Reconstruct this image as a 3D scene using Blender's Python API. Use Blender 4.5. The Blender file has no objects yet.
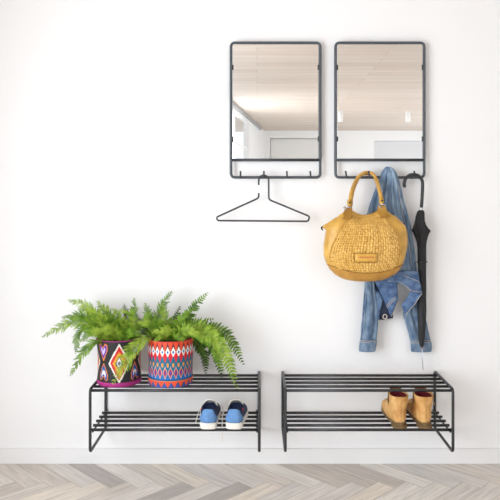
import bpy, bmesh, math, random
from mathutils import Vector, Matrix, noise as mnoise
random.seed(11)
C = bpy.context.scene.collection
PI = math.pi
F, D, CZ = 664.0, 2.95, 1.19

def W(px, py, off):
    """photo position at a distance off (m) in front of the wall -> world point"""
    s = (D - off) / F
    return Vector(((px - 257) * s, -off, CZ + (195 - py) * s))

def lin(c):
    c = c / 255.0
    return c / 12.92 if c <= 0.04045 else ((c + 0.055) / 1.055) ** 2.4
def rgb(r, g, b): return (lin(r), lin(g), lin(b), 1.0)

# ------------------------------------------------------------------ materials
def new_mat(name):
    m = bpy.data.materials.new(name); m.use_nodes = True
    nt = m.node_tree
    return m, nt, nt.nodes['Principled BSDF']
def mat(name, col, rough=0.5, metal=0.0, var=0.0, scale=40.0, bump=0.0, bscale=None, col2=None, stretch=(1, 1, 1)):
    m, nt, b = new_mat(name)
    b.inputs['Roughness'].default_value = rough
    b.inputs['Metallic'].default_value = metal
    b.inputs['Base Color'].default_value = col
    if var > 0 or bump > 0 or col2:
        tc = nt.nodes.new('ShaderNodeTexCoord')
        mp = nt.nodes.new('ShaderNodeMapping'); mp.inputs['Scale'].default_value = stretch
        nt.links.new(tc.outputs['Object'], mp.inputs['Vector'])
        n = nt.nodes.new('ShaderNodeTexNoise'); n.inputs['Scale'].default_value = scale
        n.inputs['Detail'].default_value = 4
        nt.links.new(mp.outputs[0], n.inputs['Vector'])
        mx = nt.nodes.new('ShaderNodeMix'); mx.data_type = 'RGBA'
        c2 = col2 or (col[0] * (1 - var), col[1] * (1 - var), col[2] * (1 - var), 1)
        mx.inputs[6].default_value = col; mx.inputs[7].default_value = c2
        rp = nt.nodes.new('ShaderNodeMapRange')
        rp.inputs['From Min'].default_value = 0.32; rp.inputs['From Max'].default_value = 0.68
        nt.links.new(n.outputs['Fac'], rp.inputs['Value'])
        nt.links.new(rp.outputs[0], mx.inputs[0])
        nt.links.new(mx.outputs[2], b.inputs['Base Color'])
        if bump > 0:
            n2 = nt.nodes.new('ShaderNodeTexNoise'); n2.inputs['Scale'].default_value = bscale or scale * 3
            nt.links.new(mp.outputs[0], n2.inputs['Vector'])
            bp = nt.nodes.new('ShaderNodeBump'); bp.inputs['Strength'].default_value = bump
            bp.inputs['Distance'].default_value = 0.002
            nt.links.new(n2.outputs['Fac'], bp.inputs['Height'])
            nt.links.new(bp.outputs[0], b.inputs['Normal'])
    return m
def attr_mat(name, rough=0.7, bump=0.0, bscale=600):
    m, nt, b = new_mat(name)
    a = nt.nodes.new('ShaderNodeAttribute'); a.attribute_name = 'bead'
    nt.links.new(a.outputs['Color'], b.inputs['Base Color'])
    b.inputs['Roughness'].default_value = rough
    if bump:
        n2 = nt.nodes.new('ShaderNodeTexNoise'); n2.inputs['Scale'].default_value = bscale
        bp = nt.nodes.new('ShaderNodeBump'); bp.inputs['Strength'].default_value = bump
        bp.inputs['Distance'].default_value = 0.001
        nt.links.new(n2.outputs['Fac'], bp.inputs['Height']); nt.links.new(bp.outputs[0], b.inputs['Normal'])
    return m
def leaf_mat(name, c1, c2):
    m, nt, b = new_mat(name)
    tc = nt.nodes.new('ShaderNodeTexCoord')
    n = nt.nodes.new('ShaderNodeTexNoise'); n.inputs['Scale'].default_value = 38
    nt.links.new(tc.outputs['Object'], n.inputs['Vector'])
    mx = nt.nodes.new('ShaderNodeMix'); mx.data_type = 'RGBA'
    mx.inputs[6].default_value = c1; mx.inputs[7].default_value = c2
    rp = nt.nodes.new('ShaderNodeMapRange'); rp.inputs['From Min'].default_value = .35; rp.inputs['From Max'].default_value = .65
    nt.links.new(n.outputs['Fac'], rp.inputs['Value']); nt.links.new(rp.outputs[0], mx.inputs[0])
    nt.links.new(mx.outputs[2], b.inputs['Base Color'])
    b.inputs['Roughness'].default_value = 0.55; b.inputs['Specular IOR Level'].default_value = 0.25
    tr = nt.nodes.new('ShaderNodeBsdfTranslucent')
    nt.links.new(mx.outputs[2], tr.inputs['Color'])
    ms = nt.nodes.new('ShaderNodeMixShader'); ms.inputs[0].default_value = 0.3
    out = nt.nodes['Material Output']
    nt.links.new(b.outputs[0], ms.inputs[1]); nt.links.new(tr.outputs[0], ms.inputs[2])
    nt.links.new(ms.outputs[0], out.inputs['Surface'])
    return m

M = {}
M['wall'] = mat('white_wall_paint', rgb(244, 244, 245), 0.75, bump=0.05, bscale=250, var=0.01, scale=3)
M['far_wall'] = mat('plain_white_paint', rgb(247, 247, 247), 0.8)
M['board'] = mat('white_baseboard_paint', rgb(238, 238, 239), 0.45)
M['black'] = mat('black_powder_coated_steel', rgb(58, 62, 68), 0.42, 0.0, var=0.15, scale=60)
M['black2'] = mat('black_tube_steel', rgb(45, 46, 49), 0.38, 0.0, var=0.15, scale=60)
M['frame'] = mat('slate_grey_coated_steel', rgb(76, 83, 91), 0.42, 0.0, var=0.12, scale=60)
M['grey_trim'] = mat('grey_painted_beam', rgb(172, 172, 174), 0.6)
M['grey_panel'] = mat('light_grey_panel', rgb(222, 222, 224), 0.6)
M['white_panel'] = mat('white_door_panel', rgb(238, 236, 233), 0.6)
M['lamp'] = mat('white_lamp_metal', rgb(240, 240, 240), 0.4)
M['soil'] = mat('dark_soil', rgb(60, 46, 34), 0.95, var=.5, scale=120, bump=.6)
M['magenta'] = mat('magenta_woven_rim', rgb(176, 40, 128), 0.7, var=.25, scale=160, bump=.4)
M['bead'] = attr_mat('beaded_pattern', 0.6, 0.25)
M['leather'] = mat('mustard_leather', rgb(222, 176, 84), 0.34, var=0.2, scale=22, bump=0.35, bscale=220, col2=rgb(192, 144, 62))
M['leather_dark'] = mat('ochre_base_leather', rgb(200, 150, 70), 0.42, var=0.2, scale=18, bump=0.3, bscale=200, col2=rgb(172, 120, 48))
M['weave'] = attr_mat('woven_mustard_leather', .32, .2, 300)
M['patch'] = mat('stitched_leather_patch', rgb(226, 178, 84), 0.5, scale=80, col2=rgb(210, 158, 66))
M['patch_red'] = mat('faded_red_stamp', rgb(206, 120, 72), 0.6)
M['stitch'] = mat('brown_stitch_edge', rgb(132, 88, 34), 0.6)
M['chrome'] = mat('nickel_metal', rgb(190, 190, 190), 0.25, 1.0)
M['darkmetal'] = mat('dark_rivet_metal', rgb(62, 56, 52), 0.35, 0.7)
M['denim'] = mat('washed_blue_denim', rgb(112, 138, 170), 0.85, scale=36, bump=0.5, bscale=350, col2=rgb(60, 86, 126))
M['denim_light'] = mat('pale_washed_denim', rgb(152, 174, 194), 0.85, scale=30, bump=0.5, bscale=350, col2=rgb(86, 114, 148), stretch=(1.6, 1, .5))
M['denim_sleeve'] = mat('faded_sleeve_denim', rgb(136, 156, 176), 0.85, scale=42, bump=0.5, bscale=350, col2=rgb(72, 98, 130), stretch=(1, 1, .45))
M['denim_deep'] = mat('deep_blue_denim', rgb(104, 132, 168), 0.85, scale=40, bump=0.5, bscale=350, col2=rgb(56, 82, 126))
M['denim_in'] = mat('shade_dark_denim', rgb(44, 54, 76), 0.9, var=.3, scale=40)
M['thread'] = mat('pale_seam_thread', rgb(198, 190, 182), 0.8)
M['umb'] = mat('black_umbrella_cloth', rgb(42, 43, 46), 0.75, var=.25, scale=40, bump=.2)
M['umb_handle'] = mat('black_wrapped_handle', rgb(40, 42, 45), 0.42, var=.15, scale=80, bump=.2)
M['steel'] = mat('pale_steel_spike', rgb(200, 202, 214), 0.3, 0.6)
M['brown'] = mat('brown_tip', rgb(150, 104, 70), 0.5)
M['sole'] = mat('white_rubber_sole', rgb(232, 228, 220), 0.6, var=.08, scale=60)
M['heel_blue'] = mat('light_blue_canvas', rgb(104, 150, 204), 0.85, var=.28, scale=60, bump=.4, bscale=700)
M['navy'] = mat('navy_canvas', rgb(36, 50, 88), 0.8, var=.35, scale=40, bump=.3, bscale=600)
M['navy_in'] = mat('dark_navy_lining', rgb(22, 30, 54), 0.9, var=.3, scale=60)
M['lace'] = mat('cream_lace', rgb(236, 232, 222), 0.85)
M['red_tab'] = mat('small_red_tab', rgb(190, 70, 80), 0.7)
M['boot'] = mat('tan_nubuck_leather', rgb(222, 176, 112), 0.65, scale=30, bump=.3, bscale=200, col2=rgb(186, 132, 68))
M['boot_tongue'] = mat('dark_tan_leather', rgb(170, 122, 66), 0.7, var=.35, scale=60, bump=.3)
M['boot_sole'] = mat('worn_brown_boot_sole', rgb(116, 92, 58), 0.8, var=.35, scale=50, bump=.3)
M['boot_red'] = mat('dark_red_lining', rgb(120, 24, 38), 0.85, var=.4, scale=50)
M['brass'] = mat('brass_tab', rgb(200, 160, 70), 0.4, .5)
M['leaf_a'] = leaf_mat('bright_fern_green', rgb(170, 196, 74), rgb(106, 146, 36))
M['leaf_b'] = leaf_mat('fresh_fern_green', rgb(132, 170, 50), rgb(72, 116, 26))
M['leaf_c'] = leaf_mat('shaded_fern_green', rgb(74, 114, 28), rgb(40, 74, 14))  # darker copy for inner fronds, their shade put into the green
M['rachis'] = mat('fern_stalk', rgb(122, 104, 52), 0.6)

def mirror_mat():
    m, nt, b = new_mat('mirror_silver')
    b.inputs['Base Color'].default_value = (0.93, 0.93, 0.93, 1)
    b.inputs['Metallic'].default_value = 1; b.inputs['Roughness'].default_value = 0.0
    return m
M['mirror'] = mirror_mat()
def pane_mat():
    m, nt, b = new_mat('clear_window_glass')
    t = nt.nodes.new('ShaderNodeBsdfTransparent'); g = nt.nodes.new('ShaderNodeBsdfGlossy')
    g.inputs['Roughness'].default_value = 0.02
    ms = nt.nodes.new('ShaderNodeMixShader'); ms.inputs[0].default_value = 0.05
    nt.links.new(t.outputs[0], ms.inputs[1]); nt.links.new(g.outputs[0], ms.inputs[2])
    nt.links.new(ms.outputs[0], nt.nodes['Material Output'].inputs['Surface'])
    return m
M['pane'] = pane_mat()
def floor_mat():
    m, nt, b = new_mat('limed_oak_herringbone')
    a = nt.nodes.new('ShaderNodeAttribute'); a.attribute_name = 'bead'
    uv = nt.nodes.new('ShaderNodeUVMap')
    mp = nt.nodes.new('ShaderNodeMapping'); mp.inputs['Scale'].default_value = (6, 70, 1)
    nt.links.new(uv.outputs[0], mp.inputs['Vector'])
    n = nt.nodes.new('ShaderNodeTexNoise'); n.inputs['Scale'].default_value = 1.0; n.inputs['Detail'].default_value = 6
    n.inputs['Distortion'].default_value = 0.6
    nt.links.new(mp.outputs[0], n.inputs['Vector'])
    rp = nt.nodes.new('ShaderNodeMapRange')
    rp.inputs['From Min'].default_value = .3; rp.inputs['From Max'].default_value = .7
    rp.inputs['To Min'].default_value = .80; rp.inputs['To Max'].default_value = 1.10
    nt.links.new(n.outputs['Fac'], rp.inputs['Value'])
    mx = nt.nodes.new('ShaderNodeMix'); mx.data_type = 'RGBA'; mx.blend_type = 'MULTIPLY'; mx.inputs[0].default_value = 1
    nt.links.new(a.outputs['Color'], mx.inputs[6]); nt.links.new(rp.outputs[0], mx.inputs[7])
    nt.links.new(mx.outputs[2], b.inputs['Base Color'])
    b.inputs['Roughness'].default_value = .5
    return m
M['floor'] = floor_mat()
def ceiling_mat():
    m, nt, b = new_mat('pale_wood_ceiling_boards')
    tc = nt.nodes.new('ShaderNodeTexCoord')
    br = nt.nodes.new('ShaderNodeTexBrick')
    br.inputs['Scale'].default_value = 1
    br.inputs['Brick Width'].default_value = 2.6; br.inputs['Row Height'].default_value = .19
    br.inputs['Mortar Size'].default_value = .003
    br.inputs['Color1'].default_value = rgb(222, 209, 197); br.inputs['Color2'].default_value = rgb(213, 197, 184)
    br.inputs['Mortar'].default_value = rgb(186, 170, 157)
    nt.links.new(tc.outputs['Object'], br.inputs['Vector'])
    mp = nt.nodes.new('ShaderNodeMapping'); mp.inputs['Scale'].default_value = (1.2, 16, 1)
    nt.links.new(tc.outputs['Object'], mp.inputs['Vector'])
    n = nt.nodes.new('ShaderNodeTexNoise'); n.inputs['Scale'].default_value = 1; n.inputs['Detail'].default_value = 5
    nt.links.new(mp.outputs[0], n.inputs['Vector'])
    rp = nt.nodes.new('ShaderNodeMapRange')
    rp.inputs['From Min'].default_value = .3; rp.inputs['From Max'].default_value = .7
    rp.inputs['To Min'].default_value = .93; rp.inputs['To Max'].default_value = 1.05
    nt.links.new(n.outputs['Fac'], rp.inputs['Value'])
    mx = nt.nodes.new('ShaderNodeMix'); mx.data_type = 'RGBA'; mx.blend_type = 'MULTIPLY'; mx.inputs[0].default_value = 1
    nt.links.new(br.outputs['Color'], mx.inputs[6]); nt.links.new(rp.outputs[0], mx.inputs[7])
    nt.links.new(mx.outputs[2], b.inputs['Base Color']); b.inputs['Roughness'].default_value = .6
    return m
M['ceiling'] = ceiling_mat()

# ------------------------------------------------------------------ mesh helpers
def obj(name, bm, m, parent=None, smooth=True, label=None):
    bmesh.ops.recalc_face_normals(bm, faces=bm.faces[:])
    me = bpy.data.meshes.new(name); bm.to_mesh(me); bm.free()
    if smooth:
        for p in me.polygons: p.use_smooth = True
    o = bpy.data.objects.new(name, me); C.objects.link(o)
    o.data.materials.append(m)
    if parent is not None:
        o.parent = parent
        o.matrix_parent_inverse = Matrix.Translation(-parent.location) if parent.type == 'EMPTY' else Matrix.Identity(4)
    if label: o['label'] = label
    return o
def thing(name, label, cat, loc=(0, 0, 0), group=None):
    o = bpy.data.objects.new(name, None); C.objects.link(o)
    o.location = loc; o.empty_display_size = .05
    o['label'] = label; o['category'] = cat
    if group: o['group'] = group
    return o
def tag(o, label, cat, group=None):
    o['label'] = label; o['category'] = cat
    if group: o['group'] = group
    return o
def struct(name, bm, m, parent=None, smooth=False):
    o = obj(name, bm, m, parent, smooth)
    if parent is None: o['kind'] = 'structure'
    return o
def box(bm, x0, x1, y0, y1, z0, z1, bevel=0):
    r = bmesh.ops.create_cube(bm, size=1)
    for v in r['verts']:
        v.co = Vector(((x0 + x1) / 2 + v.co.x * (x1 - x0), (y0 + y1) / 2 + v.co.y * (y1 - y0), (z0 + z1) / 2 + v.co.z * (z1 - z0)))
    if bevel:
        es = list({e for v in r['verts'] for e in v.link_edges})
        bmesh.ops.bevel(bm, geom=es, offset=bevel, segments=2, affect='EDGES')
def tube(bm, pts, r, n=10, closed=False, cap=True, squash=None):
    """sweep a circle along pts (parallel transport); r may be a list; squash=(axis Vector, factor)"""
    pts = [Vector(p) for p in pts]; N = len(pts)
    rr = r if isinstance(r, (list, tuple)) else [r] * N
    T = []
    for i in range(N):
        if closed: t = pts[(i + 1) % N] - pts[i - 1]
        else: t = pts[min(i + 1, N - 1)] - pts[max(i - 1, 0)]
        T.append(t.normalized())
    a = Vector((0, 0, 1)) if abs(T[0].z) < .9 else Vector((0, 1, 0))
    u = T[0].cross(a).normalized()
    rings = []
    for i in range(N):
        u = (u - T[i] * u.dot(T[i])).normalized(); v = T[i].cross(u)
        ring = []
        for k in range(n):
            th = 2 * PI * k / n
            d = u * math.cos(th) * rr[i] + v * math.sin(th) * rr[i]
            if squash: d = d - squash[0] * d.dot(squash[0]) * (1 - squash[1])
            ring.append(bm.verts.new(pts[i] + d))
        rings.append(ring)
    M_ = N if closed else N - 1
    for i in range(M_):
        A, B = rings[i], rings[(i + 1) % N]
        off = 0
        if closed and i == N - 1:   # match the twist
            off = min(range(n), key=lambda o: (A[0].co - B[o].co).length)
        for k in range(n):
            bm.faces.new((A[k], A[(k + 1) % n], B[(k + 1 + off) % n], B[(k + off) % n]))
    if cap and not closed:
        bm.faces.new(rings[0][::-1]); bm.faces.new(rings[-1])
def fillet(pts, rad, seg=6, closed=False):
    pts = [Vector(p) for p in pts]; out = []; N = len(pts)
    for i, p in enumerate(pts):
        if not closed and i in (0, N - 1): out.append(p); continue
        a = pts[i - 1] - p; b = pts[(i + 1) % N] - p
        r = rad[i] if isinstance(rad, (list, tuple)) else rad
        ang = a.angle(b); d = min(r / math.tan(ang / 2), a.length * .48, b.length * .48)
        A = p + a.normalized() * d; B = p + b.normalized() * d
        for k in range(seg + 1):
            t = k / seg
            out.append(A * (1 - t) ** 2 + p * 2 * t * (1 - t) + B * t * t)
    return out
def spline(pts, n=8):
    """Catmull-Rom through pts"""
    P = [Vector(p) for p in pts]; out = []
    for i in range(len(P) - 1):
        p0 = P[i - 1] if i else P[0] * 2 - P[1]
        p1, p2 = P[i], P[i + 1]
        p3 = P[i + 2] if i + 2 < len(P) else P[-1] * 2 - P[-2]
        for k in range(n):
            t = k / n
            out.append(.5 * ((2 * p1) + (p2 - p0) * t + (2 * p0 - 5 * p1 + 4 * p2 - p3) * t * t + (3 * p1 - p0 - 3 * p2 + p3) * t ** 3))
    out.append(P[-1]); return out
def loft(bm, rings, cap0=True, cap1=True, closed=True):
    vr = [[bm.verts.new(p) for p in r] for r in rings]
    n = len(rings[0])
    for i in range(len(vr) - 1):
        for k in range(n if closed else n - 1):
            bm.faces.new((vr[i][k], vr[i][(k + 1) % n], vr[i + 1][(k + 1) % n], vr[i + 1][k]))
    if cap0: bm.faces.new(vr[0][::-1])
    if cap1: bm.faces.new(vr[-1])
    return vr
def interp(tab, y):
    """tab rows sorted by first column; linear interpolation of the rest"""
    if y <= tab[0][0]: return tab[0][1:]
    for a, b in zip(tab, tab[1:]):
        if y <= b[0]:
            t = (y - a[0]) / (b[0] - a[0])
            return tuple(p + (q - p) * t for p, q in zip(a[1:], b[1:]))
    return tab[-1][1:]
def smooth_interp(tab, y):
    ys = [r[0] for r in tab]
    if y <= ys[0]: return tab[0][1:]
    if y >= ys[-1]: return tab[-1][1:]
    i = max(k for k in range(len(ys)) if ys[k] <= y)
    i = min(i, len(ys) - 2)
    t = (y - ys[i]) / (ys[i + 1] - ys[i]); t = t * t * (3 - 2 * t) * .5 + t * .5
    return tuple(p + (q - p) * t for p, q in zip(tab[i][1:], tab[i + 1][1:]))

# ------------------------------------------------------------------ the setting
HC = 2.6
XL, XR, YF = -1.5, 4.2, -11.65
bm = bmesh.new(); box(bm, XL - .15, XR + .15, 0, .15, 0, HC); struct('wall_back', bm, M['wall'])
# oblique glazed wall on the left further down the room (seen in the mirrors)
def obl(L): return Vector((-.37 + .1172 * (L - 10.2), D - L, 0))
LW0, LW1, LC, LE = 8.15, 8.6, 12.25, 14.6
def obox(bm, L0, L1, z0, z1, th=.12, inset=0.0):
    a, b = obl(L0), obl(L1)
    d = (b - a).normalized(); nrm = Vector((d.y, -d.x, 0))
    if nrm.x > 0: nrm = -nrm
    vs = []
    for z in (z0, z1):
        for p in (a - nrm * inset, b - nrm * inset, b + nrm * th, a + nrm * th):
            vs.append(bm.verts.new((p.x, p.y, z)))
    for f in ((0, 1, 2, 3), (4, 5, 6, 7), (0, 1, 5, 4), (1, 2, 6, 5), (2, 3, 7, 6), (3, 0, 4, 7)):
        bm.faces.new([vs[k] for k in f])
bm = bmesh.new()
obox(bm, LW0, LW1, 0, HC); obox(bm, LC, LE, 0, HC); obox(bm, LW1, LC, 0, .1); obox(bm, LW1, LC, 2.53, HC)
struct('wall_oblique', bm, M['far_wall'])
bm = bmesh.new(); obox(bm, LW0, 13.9, HC - .06, HC - .001, th=-.001, inset=.03); struct('trim_1', bm, M['grey_trim'])
bm = bmesh.new()
obox(bm, LW1, LC, 2.49, 2.53, .08); obox(bm, LW1, LC, .1, .16, .08); obox(bm, LC - .06, LC, .16, 2.49, .08)
obox(bm, LW1, LW1 + .06, .16, 2.49, .08); obox(bm, LW1 + .06, LC - .06, 2.0, 2.03, .06)
w2 = struct('window_2', bm, M['far_wall'])
bm = bmesh.new(); obox(bm, LW1 + .06, LC - .06, .16, 2.49, .035, -.03); obj('pane', bm, M['pane'], w2, False)
# left wall with the big window that lights the photographed wall
WY0, WY1, WZ0, WZ1 = -3.4, -1.1, .06, 2.1
bm = bmesh.new()
box(bm, XL - .15, XL, -5.2, WY0, 0, HC); box(bm, XL - .15, XL, WY1, 0, 0, HC)
box(bm, XL - .15, XL, WY0, WY1, 0, WZ0); box(bm, XL - .15, XL, WY0, WY1, WZ1, HC)
box(bm, XL - .15, obl(LW0).x, -5.32, -5.2, 0, HC)
struct('wall_left', bm, M['far_wall'])
bm = bmesh.new()
for a, b, c, d in ((WY0, WY0 + .06, WZ0, WZ1), (WY1 - .06, WY1, WZ0, WZ1), (WY0, WY1, WZ0, WZ0 + .06), (WY0, WY1, WZ1 - .06, WZ1)):
    box(bm, XL - .1, XL - .03, a, b, c, d)
w1 = struct('window_1', bm, M['far_wall'])
bm = bmesh.new(); box(bm, XL - .07, XL - .062, WY0 + .06, WY1 - .06, WZ0 + .06, WZ1 - .06); obj('pane', bm, M['pane'], w1, False)
# right wall with an invented wide window, added to let in fill light
RY0, RY1, RZ0, RZ1 = -11.2, -3.6, .3, 2.4
bm = bmesh.new()
box(bm, XR, XR + .15, YF, RY0, 0, HC); box(bm, XR, XR + .15, RY1, 0, 0, HC)
box(bm, XR, XR + .15, RY0, RY1, 0, RZ0); box(bm, XR, XR + .15, RY0, RY1, RZ1, HC)
struct('wall_right', bm, M['far_wall'])
bm = bmesh.new()
for a, b, c, d in ((RY0, RY0 + .06, RZ0, RZ1), (RY1 - .06, RY1, RZ0, RZ1), (RY0, RY1, RZ0, RZ0 + .06), (RY0, RY1, RZ1 - .06, RZ1), (-6.13, -6.07, RZ0, RZ1), (-8.73, -8.67, RZ0, RZ1)):
    box(bm, XR + .03, XR + .1, a, b, c, d)
w3 = struct('fill_window_3', bm, M['far_wall'])
bm = bmesh.new(); box(bm, XR + .062, XR + .07, RY0 + .06, RY1 - .06, RZ0 + .06, RZ1 - .06); obj('pane', bm, M['pane'], w3, False)
# far wall with two recessed openings
bm = bmesh.new()
xe = obl(LE).x
box(bm, xe - .3, .286, YF - .12, YF, 0, HC); box(bm, .286, 1.72, YF - .12, YF, 2.44, HC)
box(bm, 1.72, 2.57, YF - .12, YF, 0, HC); box(bm, 2.57, XR, YF - .12, YF, 2.377, HC)
box(bm, xe - .3, XR + .15, YF - .3, YF - .25, 0, HC)
struct('wall_far', bm, M['far_wall'])
bm = bmesh.new(); box(bm, .30, 1.71, YF - .2, YF - .16, .005, 2.43); struct('door_1', bm, M['white_panel'])
bm = bmesh.new(); box(bm, 2.58, XR - .01, YF - .09, YF - .05, .005, 2.37); struct('door_2', bm, M['grey_panel'])
bm = bmesh.new(); box(bm, XL - .15, XR + .15, YF - .3, .15, HC, HC + .08); struct('ceiling', bm, M['ceiling'])
bm = bmesh.new(); box(bm, XL, XR, -.012, 0, 0, .066, .0015); struct('baseboard_back', bm, M['board'])

def build_floor():
    bm = bmesh.new()
    col = bm.loops.layers.float_color.new('bead'); uvl = bm.loops.layers.uv.new('UVMap')
    w, L = .082, .328
    tones = [(228, 221, 213), (219, 210, 201), (236, 230, 222), (208, 198, 189), (225, 218, 211), (230, 220, 207), (192, 184, 179), (217, 211, 205)]
    rnd = random.Random(5)
    q = math.sqrt(.5); y_tip, x_tip = -.195, (71 - 257) / F * 2.755
    def mp(u, v):
        return Vector((x_tip - (u + v) * q, y_tip + (u - v) * q, 0))
    g = .0006
    def plank(u0, u1, v0, v1, along_u):
        c = mp((u0 + u1) / 2, (v0 + v1) / 2)
        if c.x < XL - .3 or c.x > XR + .3 or c.y < YF - .3 or c.y > .3: return
        vs = [bm.verts.new(mp(a, b)) for a, b in ((u0 + g, v0 + g), (u1 - g, v0 + g), (u1 - g, v1 - g), (u0 + g, v1 - g))]
        f = bm.faces.new(vs)
        t = rnd.choice(tones); k = 1 + rnd.uniform(-.05, .05)
        cc = tuple(lin(x) * k for x in t) + (1,)
        o1, o2 = rnd.uniform(0, 50), rnd.uniform(0, 50)
        for lp, (a, b) in zip(f.loops, ((0, 0), (1, 0), (1, 1), (0, 1))):
            lp[col] = cc
            s = (a * L, b * w) if along_u else (b * L, a * w)
            lp[uvl].uv = (s[0] + o1, s[1] + o2)
    R = 190
    for k in range(-R, R):
        for j in range(-30, 31):
            u, v = k * w + j * L, k * w - j * L
            plank(u, u + L, v, v + w, True)
            plank(u, u + w, v + w, v + w + L, False)
    for co, no in (((XL, 0, 0), (-1, 0, 0)), ((XR, 0, 0), (1, 0, 0)), ((0, 0, 0), (0, 1, 0)), ((0, YF, 0), (0, -1, 0))):
        bmesh.ops.bisect_plane(bm, geom=bm.verts[:] + bm.edges[:] + bm.faces[:], plane_co=co, plane_no=no, clear_outer=True)
    me_faces = set(bm.faces)
    box(bm, XL - .15, XR + .15, YF - .3, .15, -.1, -.0015)
    for f in bm.faces:
        if f not in me_faces:
            for lp in f.loops: lp[col] = (.32, .28, .25, 1)
    o = struct('floor', bm, M['floor'])
    return o
build_floor()
# faces of the planks must look up
fl = bpy.data.objects['floor']

for i, (X, lab) in enumerate(((1.41, 'small white cylindrical ceiling spotlight seen near the left edge of the right-hand mirror'),
                              (2.55, 'small white cylindrical ceiling spotlight seen near the right edge of the right-hand mirror'))):
    t = thing('ceiling_spotlight', lab, 'ceiling light', (X, D - 11.28, HC), 'ceiling spotlights reflected in the mirror')
    bm = bmesh.new(); tube(bm, [(X, D - 11.28, HC - .0), (X, D - 11.28, HC - .012)], .045, 20); obj('mount_plate', bm, M['lamp'], t)
    bm = bmesh.new(); tube(bm, [(X, D - 11.28, HC - .012), (X, D - 11.28, HC - .015), (X, D - 11.28, HC - .165), (X, D - 11.28, HC - .17)], [.037, .04, .04, .038], 20); obj('lamp_body', bm, M['lamp'], t)

# ------------------------------------------------------------------ mirrors with hook rails
OFF = .025
HOOK_PX = {}
def make_mirror(x0, x1, label, pegs):
    yt, yb, ym, r = 42.8, 177.4, 160.0, .0062
    c = W((x0 + x1) / 2, (yt + yb) / 2, 0)
    t = thing('wall_mirror', label, 'mirror', (c.x, 0, c.z), 'black framed mirrors with hook rails')
    corners = [W(x0, yt, OFF), W(x1, yt, OFF), W(x1, yb, OFF), W(x0, yb, OFF)]
    bm = bmesh.new(); tube(bm, fillet(corners, .02, 8, True), r, 12, True); obj('frame', bm, M['frame'], t)
    bm = bmesh.new(); tube(bm, [W(x0, ym, OFF), W(x1, ym, OFF)], r, 12); obj('crossbar', bm, M['black'], t)
    a, b = W(x0 + 1.9, yt + 1.8, OFF), W(x1 - 1.9, ym - 1.5, OFF)
    bm = bmesh.new(); box(bm, a.x, b.x, -OFF - .002, -OFF + .002, b.z, a.z, .0006); obj('mirror_glass', bm, M['mirror'], t, False)
    for px, s in ((x0, 1), (x1, -1)):
        for py in (67.5, 139):
            p = W(px + s * 1.2, py, OFF)
            bm = bmesh.new(); box(bm, p.x - .006, p.x + .006, -OFF - .005, -OFF + .004, p.z - .011, p.z + .011, .001)
            obj('clip', bm, M['black'], t)
    for px in pegs:
        p = W(px, yb, OFF)
        pts = fillet([p, p + Vector((0, -.032, -.004)), W(px, 171, OFF + .037)], .009, 5)
        bm = bmesh.new(); tube(bm, pts, .0038, 10); obj('hook', bm, M['black'], t)
    for px in (x0 + 12, x1 - 12):
        for py in (yt + 12, ym - 12):
            p = W(px, py, 0)
            bm = bmesh.new(); tube(bm, [(p.x, 0, p.z), (p.x, -OFF + .0015, p.z)], .008, 12); obj('wall_spacer', bm, M['black'], t)
    return t
make_mirror(231, 320.2, 'black framed wall mirror with the wire clothes hanger on its hook rail', (240.6, 263.9, 286.8, 310.2))
make_mirror(335.5, 424.2, 'black framed wall mirror with bag, jacket and umbrella on its hook rail', (345.6, 368.5, 391, 414))

# ------------------------------------------------------------------ clothes hanger
hp = OFF + .022
pts = [W(258.7, 184.5, hp), W(258.7, 180, hp)]
arc = [W(258.7, 181, hp), W(259.2, 178, hp), W(261.2, 176, hp), W(264, 175.4, hp), W(266.8, 176.3, hp), W(268.4, 178.6, hp), W(268.7, 182, hp)]
path = [W(258.7, 185, hp)] + spline(arc, 5) + fillet([W(268.7, 184, hp), W(268.7, 199.5, hp), W(309.8, 216.5, hp), W(308, 221.3, hp), W(217.5, 220.6, hp), W(216.5, 217.2, hp), W(258.7, 198, hp), W(258.7, 193, hp)],
                                                     [.01, .02, .012, .010, .010, .012, .02, .01], 6)
bm = bmesh.new(); tube(bm, path, .0039, 10)
tag(obj('clothes_hanger', bm, M['black']), 'empty black wire clothes hanger hanging from the left mirror hook rail', 'hanger')

# ------------------------------------------------------------------ shoe racks
def make_rack(xl, xr, label):
    r = .0060
    t = thing('shoe_rack', label, 'shoe rack', ((xl + xr) / 2, 0, .157), 'black wall mounted shoe racks')
    yb, yf, zt, zb = -.0065, -.280, .4085, .157
    for x in (xl, xr):
        c = [(x, yb, zt), (x, yf, zt), (x, yf, zb), (x, yb, zb)]
        bm = bmesh.new(); tube(bm, fillet(c, .018, 6, True), r, 12, True); obj('side_frame', bm, M['black2'], t)
        inn = x + (.009 if x == xl else -.009)
        for z in (.2447,):
            bm = bmesh.new(); tube(bm, [(inn, yb, z - .0085), (inn, yf + .004, z - .0085)], .0036, 8); obj('side_rail', bm, M['black2'], t)
    for z, y0, y1 in ((.4025, -.052, -.2745), (.2447, -.068, -.2765)):
        for k in range(5):
            y = y0 + (y1 - y0) * k / 4
            bm = bmesh.new(); tube(bm, [(xl - .001, y, z), (xr + .001, y, z)], r, 12); obj('shelf_bar', bm, M['black2'], t)
    return t
make_rack(-.671, .009, 'black wire shoe rack holding the two potted ferns and blue sneakers')
make_rack(.114, .788, 'black wire shoe rack holding only the tan boots')
SHELF_T, SHELF_B = .4025 + .0060, .2447 + .0060

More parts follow.
